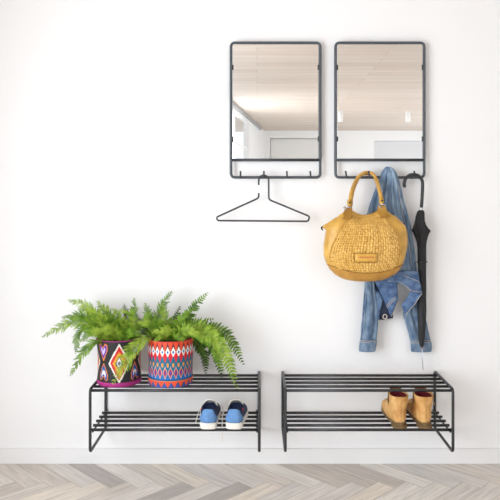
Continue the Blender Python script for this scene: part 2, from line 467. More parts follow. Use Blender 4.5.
# ------------------------------------------------------------------ pots
def K(r, g, b): return rgb(r, g, b)
BLK, WHT, RED, ORG = K(20, 19, 22), K(232, 228, 220), K(196, 20, 32), K(226, 130, 40)
YEL, PUR, LIL, CYA, BLU, TEAL, NAV, MAG = K(214, 176, 30), K(88, 34, 160), K(200, 184, 232), K(30, 150, 184), K(24, 66, 158), K(0, 98, 128), K(10, 30, 76), K(150, 14, 70)
def pot1_col(u, y):
    per = 2 * PI * 22 / 4
    du = abs(((u + per / 2) % per) - per / 2)
    d = du / 11.2 + abs(y - 363) / 19.5
    if d < 1:
        if d > .86: return WHT
        if d > .62: return RED
        if d > .5: return ORG
        if d > .38: return YEL
        if d > .28: return BLK
        if d > .14: return WHT
        return PUR
    dh = abs(((u) % per) - per / 2)
    for top, bot, flip, c1, c2 in ((344, 361.5, False, PUR, LIL), (363, 380.5, True, BLU, WHT)):
        if top <= y <= bot:
            v = (y - top) / (bot - top)
            if flip: v = 1 - v
            hw = 5.4
            if dh < hw:
                q = dh / hw
                vt = .24 * max(0, 1 - 1.8 * q) + .3 * max(0, q - .6) ** 1.5
                vb = 1 - .62 * q ** 1.1
                m_ = min((v - vt) * 17, (vb - v) * 17 * .55, hw - dh + .3)
                if m_ > 0:
                    if m_ < 1.1: return ORG
                    if m_ < 3.0: return c1
                    if flip and v > .55: return CYA
                    return c2
    return BLK
def pot2_col(u, y):
    per = 2 * PI * 22.5 / 26
    a = abs(((u + per / 2) % per) - per / 2) / per      # 0 at A columns .. 0.5 between
    b = .5 - a
    if y < 342.6: return K(150, 30, 34)
    dA = a / .44 + abs(y - 353) / 5.4
    if dA < 1:
        if dA < .42: return K(20, 120, 190) if dA > .18 else K(30, 90, 160)
        return WHT
    if y < 353:
        return K(228, 70, 38) if b < .06 + .45 * max(0, (352 - y) / 9.5) else K(90, 26, 34)
    # red band with points below
    if y < 357 or b < .5 * (364.5 - y) / 8.5: return K(210, 16, 34)
    dY = a / .25 + abs(y - 366.5) / 2.6
    if dY < 1: return K(226, 150, 44)
    dB = b / .46 + abs(y - 374.5) / 6.4
    if dB < 1:
        if dB > .80: return K(236, 176, 160)
        if dB > .36: return K(160, 10, 52)
        return K(48, 70, 160)
    if y > 382: return NAV
    if y > 377: return K(0, 100, 168)
    return TEAL
def saucer_col(u, y):
    per = 2 * PI * 22.5 / 21
    b = abs(((u + per / 2) % per) - per / 2) / per
    if y < 384.0: return K(210, 150, 120)
    if b < .5 * (390.6 - y) / 6.3: return K(228, 76, 40)
    if b > .36 and y > 387.5: return K(60, 80, 170)
    return K(6, 80, 134)
def ring_wall(bm, cx, cy, prof, nth, colf, R, layer, ang0=0):
    """prof: list of (radius, z, y_px); faces coloured by colf(arc in px, y_px)"""
    rings = [[bm.verts.new((cx + r * math.sin(2 * PI * k / nth), cy - r * math.cos(2 * PI * k / nth), z)) for k in range(nth)] for r, z, _ in prof]
    for i in range(len(prof) - 1):
        yy = (prof[i][2] + prof[i + 1][2]) / 2
        for k in range(nth):
            f = bm.faces.new((rings[i][k], rings[i][(k + 1) % nth], rings[i + 1][(k + 1) % nth], rings[i + 1][k]))
            th = 2 * PI * (k + .5) / nth
            if th > PI: th -= 2 * PI
            c = colf(R * (((th + ang0 + PI) % (2 * PI)) - PI), yy) if colf else BLK
            for lp in f.loops: lp[layer] = c
    return rings
def lathe(bm, cx, cy, prof, n=48, cap0=False, cap1=False):
    rings = [[Vector((cx + r * math.sin(2 * PI * k / n), cy - r * math.cos(2 * PI * k / n), z)) for k in range(n)] for r, z in prof]
    loft(bm, rings, cap0, cap1)

def frond_mesh(bm, bs, curve_pts, width, npin, seed, face=Vector((0, -1, .35)), fine=True, droop=.25, stalk=.16):
    """one fern frond: stalk tube in bs, leaflets in bm"""
    rn = random.Random(seed)
    c = spline(curve_pts, 10); n = len(c)
    cum = [0]
    for a, b in zip(c, c[1:]): cum.append(cum[-1] + (b - a).length)
    Lt = cum[-1]
    def at(t):
        s = t * Lt
        for i in range(n - 1):
            if cum[i + 1] >= s or i == n - 2:
                q = (s - cum[i]) / max(1e-6, cum[i + 1] - cum[i])
                return c[i].lerp(c[i + 1], min(1, q)), (c[i + 1] - c[i]).normalized()
    tube(bs, [at(k / 14)[0] for k in range(15)], [.0013 * (1 - .7 * k / 14) for k in range(15)], 5)
    for i in range(npin):
        t = stalk + (1 - stalk) * (i + .5) / npin
        p, T = at(t)
        S = T.cross(face)
        if S.length < .15: S = T.cross(Vector((1, -.4, .2)))
        S.normalize(); Nn = S.cross(T).normalized()
        tt = (t - stalk) / (1 - stalk)
        prof = min(1, (tt * 4.5 + .35)) * (1 - tt ** 1.7) ** .8 + .05
        for sd in (-1, 1):
            ln = width * prof * (rn.uniform(.85, 1.45) if fine else rn.uniform(.85, 1.15))
            if rn.random() < .04: continue
            dirn = (S * sd + T * (rn.uniform(.7, 1.5) if fine else rn.uniform(.4, .7)) + Nn * rn.uniform(-.4, .4)).normalized()
            m = 8 if fine else 8
            q = p.copy(); dd = dirn.copy(); step = ln / m
            side2 = dirn.cross(Nn).normalized()
            prev = None
            for j in range(m):
                u = (j + 1) / m
                nq = q + dd * step
                dd = (dd + Vector((0, 0, -1)) * droop * .12 + T * .015).normalized()
                # midrib sliver
                wv = Nn.cross(dd).normalized()
                hw = .0006 + .0011 * (1 - u)
                pl = ln * (.20 if fine else .25) * (1 - u ** 1.6) ** .7 * min(1, .5 + u * 4) + .0012
                bw0 = (.0014 + .0020 * (1 - (j / m) ** 1.5)) * (.72 if fine else 1.2) * min(1, .55 + prof * .5)
                bw1 = (.0014 + .0020 * (1 - u ** 1.5)) * (.72 if fine else 1.2) * min(1, .55 + prof * .5) * (.3 if j == m - 1 else 1)
                bm.faces.new([bm.verts.new(x) for x in (q - wv * bw0, q + wv * bw0, nq + wv * bw1, nq - wv * bw1)])
                for s2 in (-1, 1):
                    a0 = q; b0 = q + dd * step * (.86 if not fine else .5)
                    tip = q + dd * (step * .5 + pl * (.85 if fine else .5)) + wv * s2 * pl + Nn * rn.uniform(-.12, .12) * pl
                    mid = b0 + (tip - b0) * .5 + dd * pl * .16
                    mid0 = a0 + (tip - a0) * .5 - dd * pl * .02
                    vs = [bm.verts.new(x) for x in (a0, mid0, tip, mid, b0)]
                    bm.faces.new(vs)
                q = nq
            vs = [bm.verts.new(x) for x in (q, q - dd * step * .8 + S * .0008, q + dd * .004, q - dd * step * .8 - S * .0008)]
            bm.faces.new((vs[0], vs[1], vs[2])); bm.faces.new((vs[0], vs[2], vs[3]))
def add_frond(parent, pts, width, npin, seed, mt, face=None, fine=True, droop=.25, stalk=.16):
    bm, bs = bmesh.new(), bmesh.new()
    frond_mesh(bm, bs, pts, width, npin, seed, face or Vector((0, -1, .35)), fine, droop, stalk)
    fo = obj('frond', bm, M[mt], parent, False)
    so = obj('stalk', bs, M['rachis'], None)
    so.parent = fo; so.matrix_parent_inverse = fo.matrix_parent_inverse.copy() if False else Matrix.Identity(4)
    return fo

def make_pot_shell(cx, cy, t, z0, ztop, ri):
    bm = bmesh.new()
    lathe(bm, cx, cy, [(ri, ztop), (ri - .003, ztop - .03)], 48)
    return bm
# left pot: black with beaded diamonds and hearts
P1X, P1Y = -.576, -.172
t1 = thing('potted_fern', 'feathery fern in black beaded pot with diamonds and a magenta base', 'potted plant', (P1X, P1Y, SHELF_T), 'potted ferns on the shoe rack')
bm = bmesh.new(); lay = bm.loops.layers.float_color.new('bead')
nz = 46; zt1, zb1 = SHELF_T + .186, SHELF_T + .019
prof = []
for i in range(nz + 1):
    f = i / nz
    z = zb1 + (zt1 - zb1) * f
    prof.append((.0905 - .0045 * math.sin(PI * min(1, f * 1.05)) + .003 * f + (.0006 if i % 2 else 0), z, 382 - 40 * f))
ring_wall(bm, P1X, P1Y, prof, 150, pot1_col, 22, lay, -.20)
rim = [(.0935, zt1, 0), (.0925, zt1 + .002, 0), (.088, zt1, 0), (.086, zt1 - .03, 0), (.001, zt1 - .031, 0)]
ring_wall(bm, P1X, P1Y, rim, 60, None, 22, lay)
obj('pot', bm, M['bead'], t1)
bm = bmesh.new(); tube(bm, [(P1X + .0918 * math.cos(a), P1Y + .0918 * math.sin(a), zt1 + .0012) for a in [2 * PI * k / 60 for k in range(60)]], .0022, 8, True); obj('rim', bm, M['magenta'], t1)
bm = bmesh.new(); lathe(bm, P1X, P1Y, [(.087, SHELF_T), (.0910, SHELF_T + .003), (.0925, SHELF_T + .011), (.0918, SHELF_T + .018), (.0890, SHELF_T + .022), (.07, SHELF_T + .021)], 60, True, True); obj('base_ring', bm, M['magenta'], t1)
bm = bmesh.new(); lathe(bm, P1X, P1Y, [(.0855, zt1 - .022), (.06, zt1 - .017), (.001, zt1 - .014)], 36, False, True); obj('soil', bm, M['soil'], t1)
# right pot: ikat diamonds, separate saucer
P2X, P2Y = -.3605, -.178
t2 = thing('potted_fern', 'broad green fern in red, white and blue diamond patterned pot', 'potted plant', (P2X, P2Y, SHELF_T), 'potted ferns on the shoe rack')
bm = bmesh.new(); lay = bm.loops.layers.float_color.new('bead')
zt2, zb2 = SHELF_T + .190, SHELF_T + .026
prof = []
for i in range(57):
    f = i / 56
    prof.append((.0905 + .0035 * f, zb2 + (zt2 - zb2) * f, 383.5 - 41.5 * f))
ring_wall(bm, P2X, P2Y, prof, 286, pot2_col, 22.5, lay)
rim = [(.094, zt2, 0), (.0925, zt2 + .0015, 0), (.0885, zt2, 0), (.086, zt2 - .03, 0), (.001, zt2 - .031, 0)]
ring_wall(bm, P2X, P2Y, rim, 60, None, 22, lay)
obj('pot', bm, M['bead'], t2)
bm = bmesh.new(); lay = bm.loops.layers.float_color.new('bead')
prof = [(.087, SHELF_T, 391.0)] + [(.0905 + .003 * k / 14, SHELF_T + .001 + .029 * k / 14, 390.8 - 7.3 * k / 14) for k in range(15)]
ring_wall(bm, P2X, P2Y, prof, 252, saucer_col, 22.5, lay)
ring_wall(bm, P2X, P2Y, [(.0935, SHELF_T + .03, 383), (.0905, SHELF_T + .031, 383), (.0895, SHELF_T + .012, 383), (.001, SHELF_T + .012, 383)], 60, None, 22, lay)
obj('saucer', bm, M['bead'], t2)
bm = bmesh.new(); lathe(bm, P2X, P2Y, [(.0855, zt2 - .022), (.06, zt2 - .017), (.001, zt2 - .014)], 36, False, True); obj('soil', bm, M['soil'], t2)

# fronds: each given by the points its stalk passes through
def fr(t, pts, width, npin, mt, seed, fine, face=None, droop=.25, stalk=.16):
    add_frond(t, [W(*p) for p in pts], width, npin, seed, mt, face, fine, droop, stalk)
c1 = .172
F1 = [
    ([(112, 346, c1), (95, 326, c1), (72, 322, c1), (42, 337, c1 + .03)], .042, 24, 'leaf_a'),
    ([(110, 346, c1), (100, 322, c1 - .03), (86, 306, c1 - .05), (68, 300, c1 - .05)], .038, 22, 'leaf_a'),
    ([(114, 346, c1), (112, 325, c1 - .02), (106, 312, c1 - .03), (97, 301, c1 - .03)], .040, 20, 'leaf_a'),
    ([(108, 346, c1 + .04), (98, 341, c1 + .09), (84, 352, c1 + .10), (70, 376, c1 + .10)], .030, 22, 'leaf_b'),
    ([(108, 346, c1), (92, 329, c1 - .02), (79, 332, c1 - .02), (76, 354, c1 - .02)], .034, 20, 'leaf_b'),
    ([(112, 346, c1), (96, 324, c1 + .02), (80, 315, c1 + .04), (62, 318, c1 + .05)], .038, 22, 'leaf_b'),
    ([(114, 346, c1), (104, 322, c1 + .04), (92, 313, c1 + .06), (78, 309, c1 + .06)], .038, 20, 'leaf_a'),
    ([(118, 346, c1), (120, 325, c1), (118, 314, c1), (112, 309, c1)], .032, 16, 'leaf_a'),
    ([(122, 346, c1), (130, 326, c1 - .03), (134, 311, c1 - .04), (134, 298, c1 - .04)], .032, 18, 'leaf_b'),
    ([(122, 346, c1), (132, 322, c1 + .02), (128, 311, c1 + .04), (114, 312, c1 + .05)], .030, 18, 'leaf_a'),
    ([(120, 346, c1), (124, 326, c1 - .05), (126, 316, c1 - .07), (124, 304, c1 - .07)], .028, 16, 'leaf_c'),
    ([(124, 346, c1), (136, 330, c1), (145, 320, c1), (150, 310, c1)], .034, 18, 'leaf_b'),
    ([(114, 346, c1 + .03), (106, 334, c1 + .08), (96, 332, c1 + .10), (86, 336, c1 + .11)], .036, 18, 'leaf_a'),
    ([(118, 346, c1 + .03), (116, 333, c1 + .08), (110, 330, c1 + .10), (100, 330, c1 + .11)], .040, 18, 'leaf_a'),
    ([(122, 346, c1 + .03), (126, 335, c1 + .07), (132, 332, c1 + .09), (140, 335, c1 + .10)], .034, 16, 'leaf_b'),
    ([(116, 346, c1), (108, 330, c1 - .04), (98, 318, c1 - .06), (88, 318, c1 - .07)], .036, 18, 'leaf_c'),
    ([(120, 346, c1), (116, 326, c1 + .02), (108, 318, c1 + .03), (102, 318, c1 + .03)], .040, 18, 'leaf_b'),
    ([(122, 346, c1), (127, 330, c1 + .03), (124, 321, c1 + .05), (118, 320, c1 + .06)], .036, 16, 'leaf_a'),
    ([(116, 346, c1 + .02), (104, 335, c1 + .05), (92, 331, c1 + .06), (80, 342, c1 + .07)], .032, 18, 'leaf_b'),
]
for i, (pts, w, n, mt) in enumerate(F1): fr(t1, pts, w, int(n * 1.2), mt, 100 + i, True)
c2 = .178
F2 = [
    ([(160, 346, c2), (158, 322, c2 - .04), (163, 305, c2 - .06), (172, 291, c2 - .06)], .036, 22, 'leaf_b'),
    ([(178, 344, c2), (186, 322, c2 - .03), (196, 305, c2 - .04), (208, 292, c2 - .04)], .034, 20, 'leaf_b'),
    ([(176, 344, c2), (184, 328, c2), (196, 322, c2 + .01), (214, 319, c2 + .02)], .026, 16, 'leaf_b'),
    ([(180, 344, c2), (200, 330, c2 - .03), (226, 334, c2 - .04), (244, 365, c2 - .03)], .042, 24, 'leaf_b'),
    ([(180, 344, c2 + .03), (198, 333, c2 + .07), (220, 344, c2 + .09), (238, 389, c2 + .10)], .046, 24, 'leaf_a'),
    ([(182, 344, c2), (198, 335, c2 + .03), (212, 345, c2 + .04), (224, 374, c2 + .05)], .038, 20, 'leaf_b'),
    ([(184, 344, c2), (196, 336, c2 - .04), (204, 350, c2 - .06), (206, 374, c2 - .06)], .036, 18, 'leaf_c'),
    ([(184, 344, c2), (200, 338, c2 - .06), (214, 352, c2 - .08), (222, 378, c2 - .08)], .036, 18, 'leaf_c'),
    ([(158, 345, c2 + .03), (150, 337, c2 + .08), (134, 350, c2 + .11), (112, 384, c2 + .12)], .046, 20, 'leaf_a'),
    ([(162, 346, c2), (152, 328, c2), (148, 315, c2), (145, 303, c2)], .034, 18, 'leaf_b'),
    ([(166, 346, c2), (166, 326, c2 + .02), (164, 314, c2 + .02), (158, 304, c2 + .02)], .036, 18, 'leaf_a'),
    ([(164, 346, c2), (156, 330, c2 + .03), (150, 324, c2 + .05), (138, 322, c2 + .06)], .036, 18, 'leaf_a'),
    ([(170, 345, c2), (176, 328, c2 + .02), (182, 318, c2 + .03), (190, 312, c2 + .03)], .036, 18, 'leaf_b'),
    ([(172, 345, c2 + .03), (172, 333, c2 + .08), (164, 330, c2 + .1), (152, 333, c2 + .11)], .034, 18, 'leaf_a'),
    ([(174, 345, c2 + .03), (180, 333, c2 + .08), (190, 331, c2 + .1), (204, 338, c2 + .11)], .036, 18, 'leaf_a'),
    ([(172, 345, c2 + .04), (174, 336, c2 + .09), (178, 336, c2 + .105), (184, 342, c2 + .115)], .026, 14, 'leaf_b'),
    ([(166, 345, c2 + .04), (164, 336, c2 + .09), (160, 336, c2 + .105), (154, 342, c2 + .115)], .026, 14, 'leaf_a'),
    ([(170, 345, c2), (168, 328, c2 - .05), (176, 318, c2 - .08), (180, 306, c2 - .08)], .032, 16, 'leaf_c'),
    ([(178, 345, c2), (192, 328, c2 + .03), (208, 330, c2 + .05), (226, 346, c2 + .06)], .040, 20, 'leaf_a'),
    ([(160, 346, c2), (146, 332, c2 - .04), (138, 322, c2 - .06), (132, 312, c2 - .07)], .034, 18, 'leaf_c'),
    ([(176, 344, c2), (188, 338, c2), (198, 345, c2 - .02), (206, 362, c2 - .02)], .036, 16, 'leaf_c'),
    ([(168, 345, c2), (162, 332, c2 + .04), (158, 322, c2 + .06), (154, 316, c2 + .06)], .036, 16, 'leaf_b'),
    ([(172, 345, c2), (178, 334, c2 + .05), (184, 326, c2 + .07), (192, 326, c2 + .07)], .034, 16, 'leaf_a'),
]
for i, (pts, w, n, mt) in enumerate(F2): fr(t2, pts, w, n, mt, 300 + i, i in (0, 8, 9, 10, 11, 19), None, .25, .16)

# ------------------------------------------------------------------ sneakers (heels towards the room)
def sneaker(cx, yaw, label, mirror=1, lace_pts=None):
    t = thing('sneaker', label, 'shoe', (cx, -.290, SHELF_B), 'blue canvas sneakers on the left rack')
    ca, sa = math.cos(yaw), math.sin(yaw)
    def P(x, y, z):
        x *= mirror
        return Vector((cx + x * ca - y * sa, -.290 + x * sa + y * ca, SHELF_B + z))
    L = .228
    # half widths (inner, outer) by station
    tab = [(0, .004, .004), (.012, .024, .024), (.03, .0315, .0315), (.08, .034, .034), (.3, .033, .036), (.5, .036, .043), (.68, .041, .048), (.82, .039, .044), (.92, .028, .032), (.975, .014, .016), (1, .003, .003)]
    st = [0, .01, .025, .05, .09, .15, .22, .3, .38, .46, .54, .62, .7, .78, .85, .91, .955, .985, 1]
    def outline(k, grow=0):
        a, b = [], []
        for s in st:
            wi, wo = interp(tab, s)
            y = s * L
            a.append((-(wi * k + grow), y)); b.append((wo * k + grow, y))
        return a + b[::-1]
    bm = bmesh.new()
    rings = []
    for z, k, g in ((0, .93, 0), (.003, .98, 0), (.012, 1, .0008), (.024, .99, 0), (.027, .94, 0)):
        rings.append([P(x, y, z + max(0, (y / L - .75)) * .02) for x, y in outline(k, g)])
    loft(bm, rings); obj('sole', bm, M['sole'], t)
    # upper
    bm = bmesh.new(); rows = []; inn = []
    ust = [.012, .03, .06, .1, .16, .22, .3, .38, .46, .54, .62, .7, .78, .85, .91, .955, .98]
    rimh = [(0, .079), (.06, .080), (.15, .066), (.3, .062), (.42, .070), (.5, .074)]
    ridge = [(.42, .074), (.5, .074), (.6, .064), (.75, .054), (.88, .048), (.95, .041), (.98, .033)]
    for s in ust:
        wi, wo = interp(tab, s); wi *= .95; wo *= .95
        y = s * L
        pts = []
        opening = s < .44
        h = interp(rimh, s)[0] if opening else interp(ridge, s)[0]
        zb = .024 + max(0, s - .75) * .02
        n = 8
        lean = .80 if opening else .5
        if opening:
            for i in range(n):
                f = i / (n - 1)
                pts.append(P(-wi * (1 - (1 - lean) * f ** 1.7), y + (.012 * f if s < .05 else 0), zb + (h - zb) * f))
            for i in range(7):   # inside
                f = (i + 1) / 8
                x = -wi * lean * .86 + (wi + wo) * lean * .86 * f
                pts.append(P(x, y + .014 if s < .05 else y, .034 + (h - .038) * abs(2 * f - 1) ** 3))
            for i in range(n)[::-1]:
                f = i / (n - 1)
                pts.append(P(wo * (1 - (1 - lean) * f ** 1.7), y + (.012 * f if s < .05 else 0), zb + (h - zb) * f))
        else:
            N = 2 * n + 7
            for i in range(N):
                a = PI * (1 - i / (N - 1))
                x = math.cos(a); x = (wo if x > 0 else wi) * (abs(x) ** .8) * (1 if x > 0 else -1)
                pts.append(P(x, y, zb + (h - zb) * math.sin(a) ** .75))
        rows.append(pts)
    loft(bm, rows, True, True, False)
    obj('upper', bm, M['navy'], t)
    # lining
    bm = bmesh.new(); rows = []
    for s in ust[1:9]:
        wi, wo = interp(tab, s); h = interp(rimh, s)[0] + .0005; r2 = []
        for i in range(9):
            f = i / 8
            x = -wi * .74 + (wi + wo) * .74 * f
            r2.append(P(x, s * L + .009, .036 + (h - .036) * abs(2 * f - 1) ** 4))
        rows.append(r2)
    loft(bm, rows, False, False, False); obj('lining', bm, M['navy_in'], t)
    # pale heel counter wrapping the back
    bm = bmesh.new(); rows = []
    for j in range(9):
        f = j / 8; z = .0265 + .0535 * f
        row = []
        for i in range(17):
            g = -1 + i / 8
            a = g * (1.40 - .25 * f ** 3)
            hw = .0350 + .0030 * math.sin(PI * min(1, f * 1.15)) - .0040 * f ** 2
            x = math.copysign(abs(math.sin(a)) ** .72, math.sin(a)) * hw
            y = -.0035 + .036 * (1 - math.cos(a)) + .008 * f ** 1.5
            zz = z - (.030 * abs(g) ** 2.4) * f
            row.append(P(x, y, zz))
        rows.append(row)
    back = [[p + Vector((0, .0022, 0)) for p in r] for r in rows]
    for r in rows: pass
    vr = loft(bm, rows, False, False, False); vb = loft(bm, back, False, False, False)
    for A, B in ((vr[0], vb[0]), (vr[-1], vb[-1])):
        for k in range(16): bm.faces.new((A[k], A[k + 1], B[k + 1], B[k]))
    obj('heel_counter', bm, M['heel_blue'], t)
    # tongue, eyelet facings and laces
    bm = bmesh.new(); rows = []
    for j in range(7):
        f = j / 6; s = .56 - .22 * f
        rows.append([P(-.024 + .048 * i / 6, s * L, .074 + .017 * f - .010 * abs(i / 3 - 1) ** 2) for i in range(7)])
    vr = loft(bm, rows, False, False, False)
    bmesh.ops.solidify(bm, geom=bm.faces[:], thickness=.003)
    obj('tongue', bm, M['denim_light'], t)
    for k in range(4):
        s = .40 + .055 * k; z = .089 - .0060 * k
        bm = bmesh.new()
        tube(bm, spline([P(-.029, s * L, z - .018), P(-.014, s * L + .004, z - .002), P(.012, s * L + .010, z - .002), P(.029, s * L + .012, z - .018)], 5), .0028, 6, squash=None)
        obj('lace', bm, M['lace'], t)
    for lp in lace_pts or []:
        bm = bmesh.new(); tube(bm, spline([W(*q) for q in lp], 6), .0017, 6); obj('lace', bm, M['lace'], t)
    bm = bmesh.new(); p = P(.0325, .062, .062)
    box(bm, p.x - .002, p.x + .002, p.y - .005, p.y + .005, p.z - .005, p.z + .005, .001); obj('tab', bm, M['red_tab'], t)
    return t
sneaker(-.1965, -.02, 'blue canvas sneaker, the left one of the pair, lace trailing on its left side', -1,
        [[(201, 409, .19), (198.4, 413, .215), (196.6, 419, .235), (195.6, 423, .25)], [(221, 405, .15), (223, 409, .16), (222.6, 415, .20), (221.5, 419, .22)]])
sneaker(-.093, -.05, 'blue canvas sneaker, the right one of the pair, nearer the middle of the racks', 1,
        [[(224, 412, .21), (222.4, 418, .235), (222.2, 428, .252), (222.6, 441, .256)]])

# ------------------------------------------------------------------ ankle boots
def boot(cx, yaw, label, mirror=1):
    t = thing('ankle_boot', label, 'boot', (cx, -.290, SHELF_B), 'tan ankle boots on the right rack')
    ca, sa = math.cos(yaw), math.sin(yaw)
    def P(x, y, z):
        x *= mirror; y *= .88
        return Vector((cx + x * ca - y * sa, -.290 + x * sa + y * ca, SHELF_B + z))
    N = 40
    def ring(z, yb, yf, wb, wf, cxx=0):
        out = []
        for k in range(N):
            a = 2 * PI * k / N
            c, s = math.cos(a), math.sin(a)       # s=-1 heel, +1 toe
            f = (s + 1) / 2
            w = wb + (wf - wb) * min(1, max(0, (f - .25) / .5)) if yf - yb > .12 else wb
            ex = .72
            x = math.copysign(abs(c) ** ex, c) * w
            y = (yb + yf) / 2 + math.copysign(abs(s) ** ex, s) * (yf - yb) / 2
            out.append(P(x + cxx * f, y, z))
        return out
    # sole and heel block
    bm = bmesh.new()
    loft(bm, [ring(.010, .002, .258, .029, .044, -.004), ring(.013, 0, .262, .0315, .047, -.004), ring(.024, .001, .262, .032, .047, -.004), ring(.027, .004, .255, .030, .044, -.004)])
    obj('sole', bm, M['boot_sole'], t)
    bm = bmesh.new(); loft(bm, [ring(0, .003, .072, .029, .029), ring(.002, .001, .074, .0305, .0305), ring(.0125, .001, .076, .0315, .0315)]); obj('heel', bm, M['boot_sole'], t)
    # upper
    bm = bmesh.new()
    tabz = [(.025, .003, .254, .0305, .045), (.034, .000, .256, .0335, .047), (.046, .000, .252, .0345, .047), (.056, .002, .246, .0345, .045), (.064, .004, .226, .034, .042),
            (.071, .006, .190, .0335, .039), (.079, .007, .160, .0335, .036), (.087, .007, .140, .034, .035), (.097, .006, .126, .035, .035), (.108, .004, .118, .0365, .0365), (.118, .002, .116, .0375, .0375), (.1265, .002, .114, .038, .038)]
    rings = [ring(*r, -.004 if r[0] < .09 else 0) for r in tabz]
    # light creasing of the leather
    for i, r in enumerate(rings):
        for k, p in enumerate(r):
            nv = mnoise.noise(p * 38) * .0022
            p += Vector((nv, nv * .4, 0))
    rings.append(ring(.1275, .006, .110, .0345, .0345))
    rings.append(ring(.1225, .0075, .1085, .0335, .0335))
    loft(bm, rings, True, False); obj('upper', bm, M['boot'], t)
    bm = bmesh.new(); loft(bm, [ring(.1232, .0078, .1082, .0334, .0334), ring(.104, .009, .106, .032, .032), ring(.05, .012, .10, .026, .026)], False, True); obj('lining', bm, M['boot_red'], t)
    # collar binding
    bm = bmesh.new(); tube(bm, ring(.1272, .0035, .1125, .0365, .0365), .0022, 6, True); obj('collar', bm, M['boot'], t)
    # back seam strip and pull loop
    bm = bmesh.new(); tube(bm, [P(0, y - .0005, z) for z, y in ((.03, .0005), (.05, .0), (.07, .005), (.085, .0065), (.1, .005), (.121, .0015))], .0016, 6); obj('back_seam', bm, M['boot'], t)
    # laced front flap
    bm = bmesh.new(); rows = []
    for z, y in ((.064, .222), (.070, .196), (.078, .166), (.087, .146), (.098, .130), (.110, .122), (.124, .120), (.137, .121)):
        rows.append([P(x, y + .004 - 6 * x * x, z) for x in (-.024, -.016, -.008, 0, .008, .016, .024)])
    loft(bm, rows, False, False, False); bmesh.ops.solidify(bm, geom=bm.faces[:], thickness=.004); obj('tongue', bm, M['boot_tongue'], t)
    for k in range(5):
        z = .075 + .011 * k; y = interp([(.064, .222), (.070, .196), (.078, .166), (.087, .146), (.098, .130), (.110, .122), (.124, .120)], z)[0] + .007
        bm = bmesh.new(); tube(bm, spline([P(-.028, y - .014, z - .003), P(-.01, y, z), P(.01, y, z + .003), P(.028, y - .014, z + .005)], 4), .0022, 6); obj('lace', bm, M['boot_tongue'], t)
    # side tab strap
    bm = bmesh.new(); rows = []
    for j in range(6):
        z = .130 - .048 * j / 5
        rows.append([P(-.0385 + .002 * j / 5 - .0008, .062 + .018 * i / 3 + .012 * j / 5, z) for i in range(4)])
    loft(bm, rows, False, False, False); bmesh.ops.solidify(bm, geom=bm.faces[:], thickness=.003); obj('side_strap', bm, M['boot_tongue'], t)
    # pull tab on the outer side
    bm = bmesh.new(); p = P(.0395, .05, .095); tube(bm, [p, p + Vector((.003 * mirror, 0, -.002)), p + Vector((.005 * mirror, 0, -.010))], .0018, 6); obj('pull_tab', bm, M['brass'], t)
    return t
boot(.576, -.01, 'tan leather ankle boot, the left one of the pair, turned to show its side', 1)
boot(.677, -.04, 'tan leather ankle boot, the right one of the pair, beside the rack side frame', 1)

# ------------------------------------------------------------------ umbrella
UO = .058
tu = thing('umbrella', 'closed black umbrella with crook handle hanging from the last mirror hook', 'umbrella', W(422, 260, UO))
crook = [W(404.6, 187.5, UO), W(404.4, 183, UO), W(406, 178.4, UO), (W(409.6, 175.4, UO)), W(414, 174.6, UO), W(418.4, 175.8, UO), W(421.6, 179.4, UO), W(422.6, 184, UO), W(422.2, 196, UO), W(421.4, 207.5, UO)]
bm = bmesh.new(); pc = spline(crook, 6); tube(bm, pc, [.0062 if i < 2 else .0072 for i in range(len(pc))], 14); obj('handle', bm, M['umb_handle'], tu)
bm = bmesh.new(); tube(bm, [W(421.4, 206.8, UO), W(421.35, 207.2, UO), W(421.2, 210.4, UO), W(421.2, 211.4, UO)], [.0058, .0072, .0072, .0055], 14); obj('collar', bm, M['chrome'], tu)
rows = [(210.2, 421, 2.6), (212, 420.8, 3.9), (216, 420.2, 4.6), (221, 419.8, 5.2), (225, 420, 6.2), (228, 420.5, 7.6), (230, 421, 9.2), (231.2, 421.2, 9.4), (233, 421.2, 8.2), (237, 421.4, 6.4), (242, 421.6, 5.0), (248, 421.8, 4.4), (260, 422, 4.4),
        (285, 422, 4.5), (310, 422, 4.4), (325, 421.8, 4.1), (338, 421.6, 3.4), (345, 421.7, 2.2), (347, 421.8, 1.2)]
bm = bmesh.new(); rings = []
NR = 48
for (y, cx, hw) in rows:
    c = W(cx, y, UO); r = hw * (D - UO) / F
    flare = max(0, 1 - abs(y - 230.5) / 8)
    ring = []
    for k in range(NR):
        a = 2 * PI * k / NR
        pl = .5 + .5 * math.cos(8 * a + y * .012 * 8)
        rr = r * (.80 + .20 * pl - .22 * flare * (1 - pl))
        dz = -.012 * flare * (1 - pl)
        ring.append(c + Vector((rr * math.cos(a), -rr * .88 * math.sin(a), -dz * 1)))
    rings.append(ring)
loft(bm, rings); obj('canopy', bm, M['umb'], tu)
bm = bmesh.new(); c = W(422, 262, UO); tube(bm, [c + Vector((.0205 * math.cos(a), -.0192 * math.sin(a), .004 * math.sin(a))) for a in [2 * PI * k / 32 for k in range(32)]], .003, 6, True, squash=None); obj('strap', bm, M['umb_handle'], tu)
bm = bmesh.new(); tube(bm, [W(421.7, 345.5, UO), W(421.8, 347.6, UO), W(421.9, 348.6, UO)], [.0040, .0040, .003], 10); obj('tip_cap', bm, M['brown'], tu)
bm = bmesh.new(); tube(bm, [W(421.9, 348, UO), W(422.4, 358, UO), W(423.1, 369, UO), W(423.2, 370, UO)], [.0026, .0025, .0022, .001], 10); obj('spike', bm, M['steel'], tu)

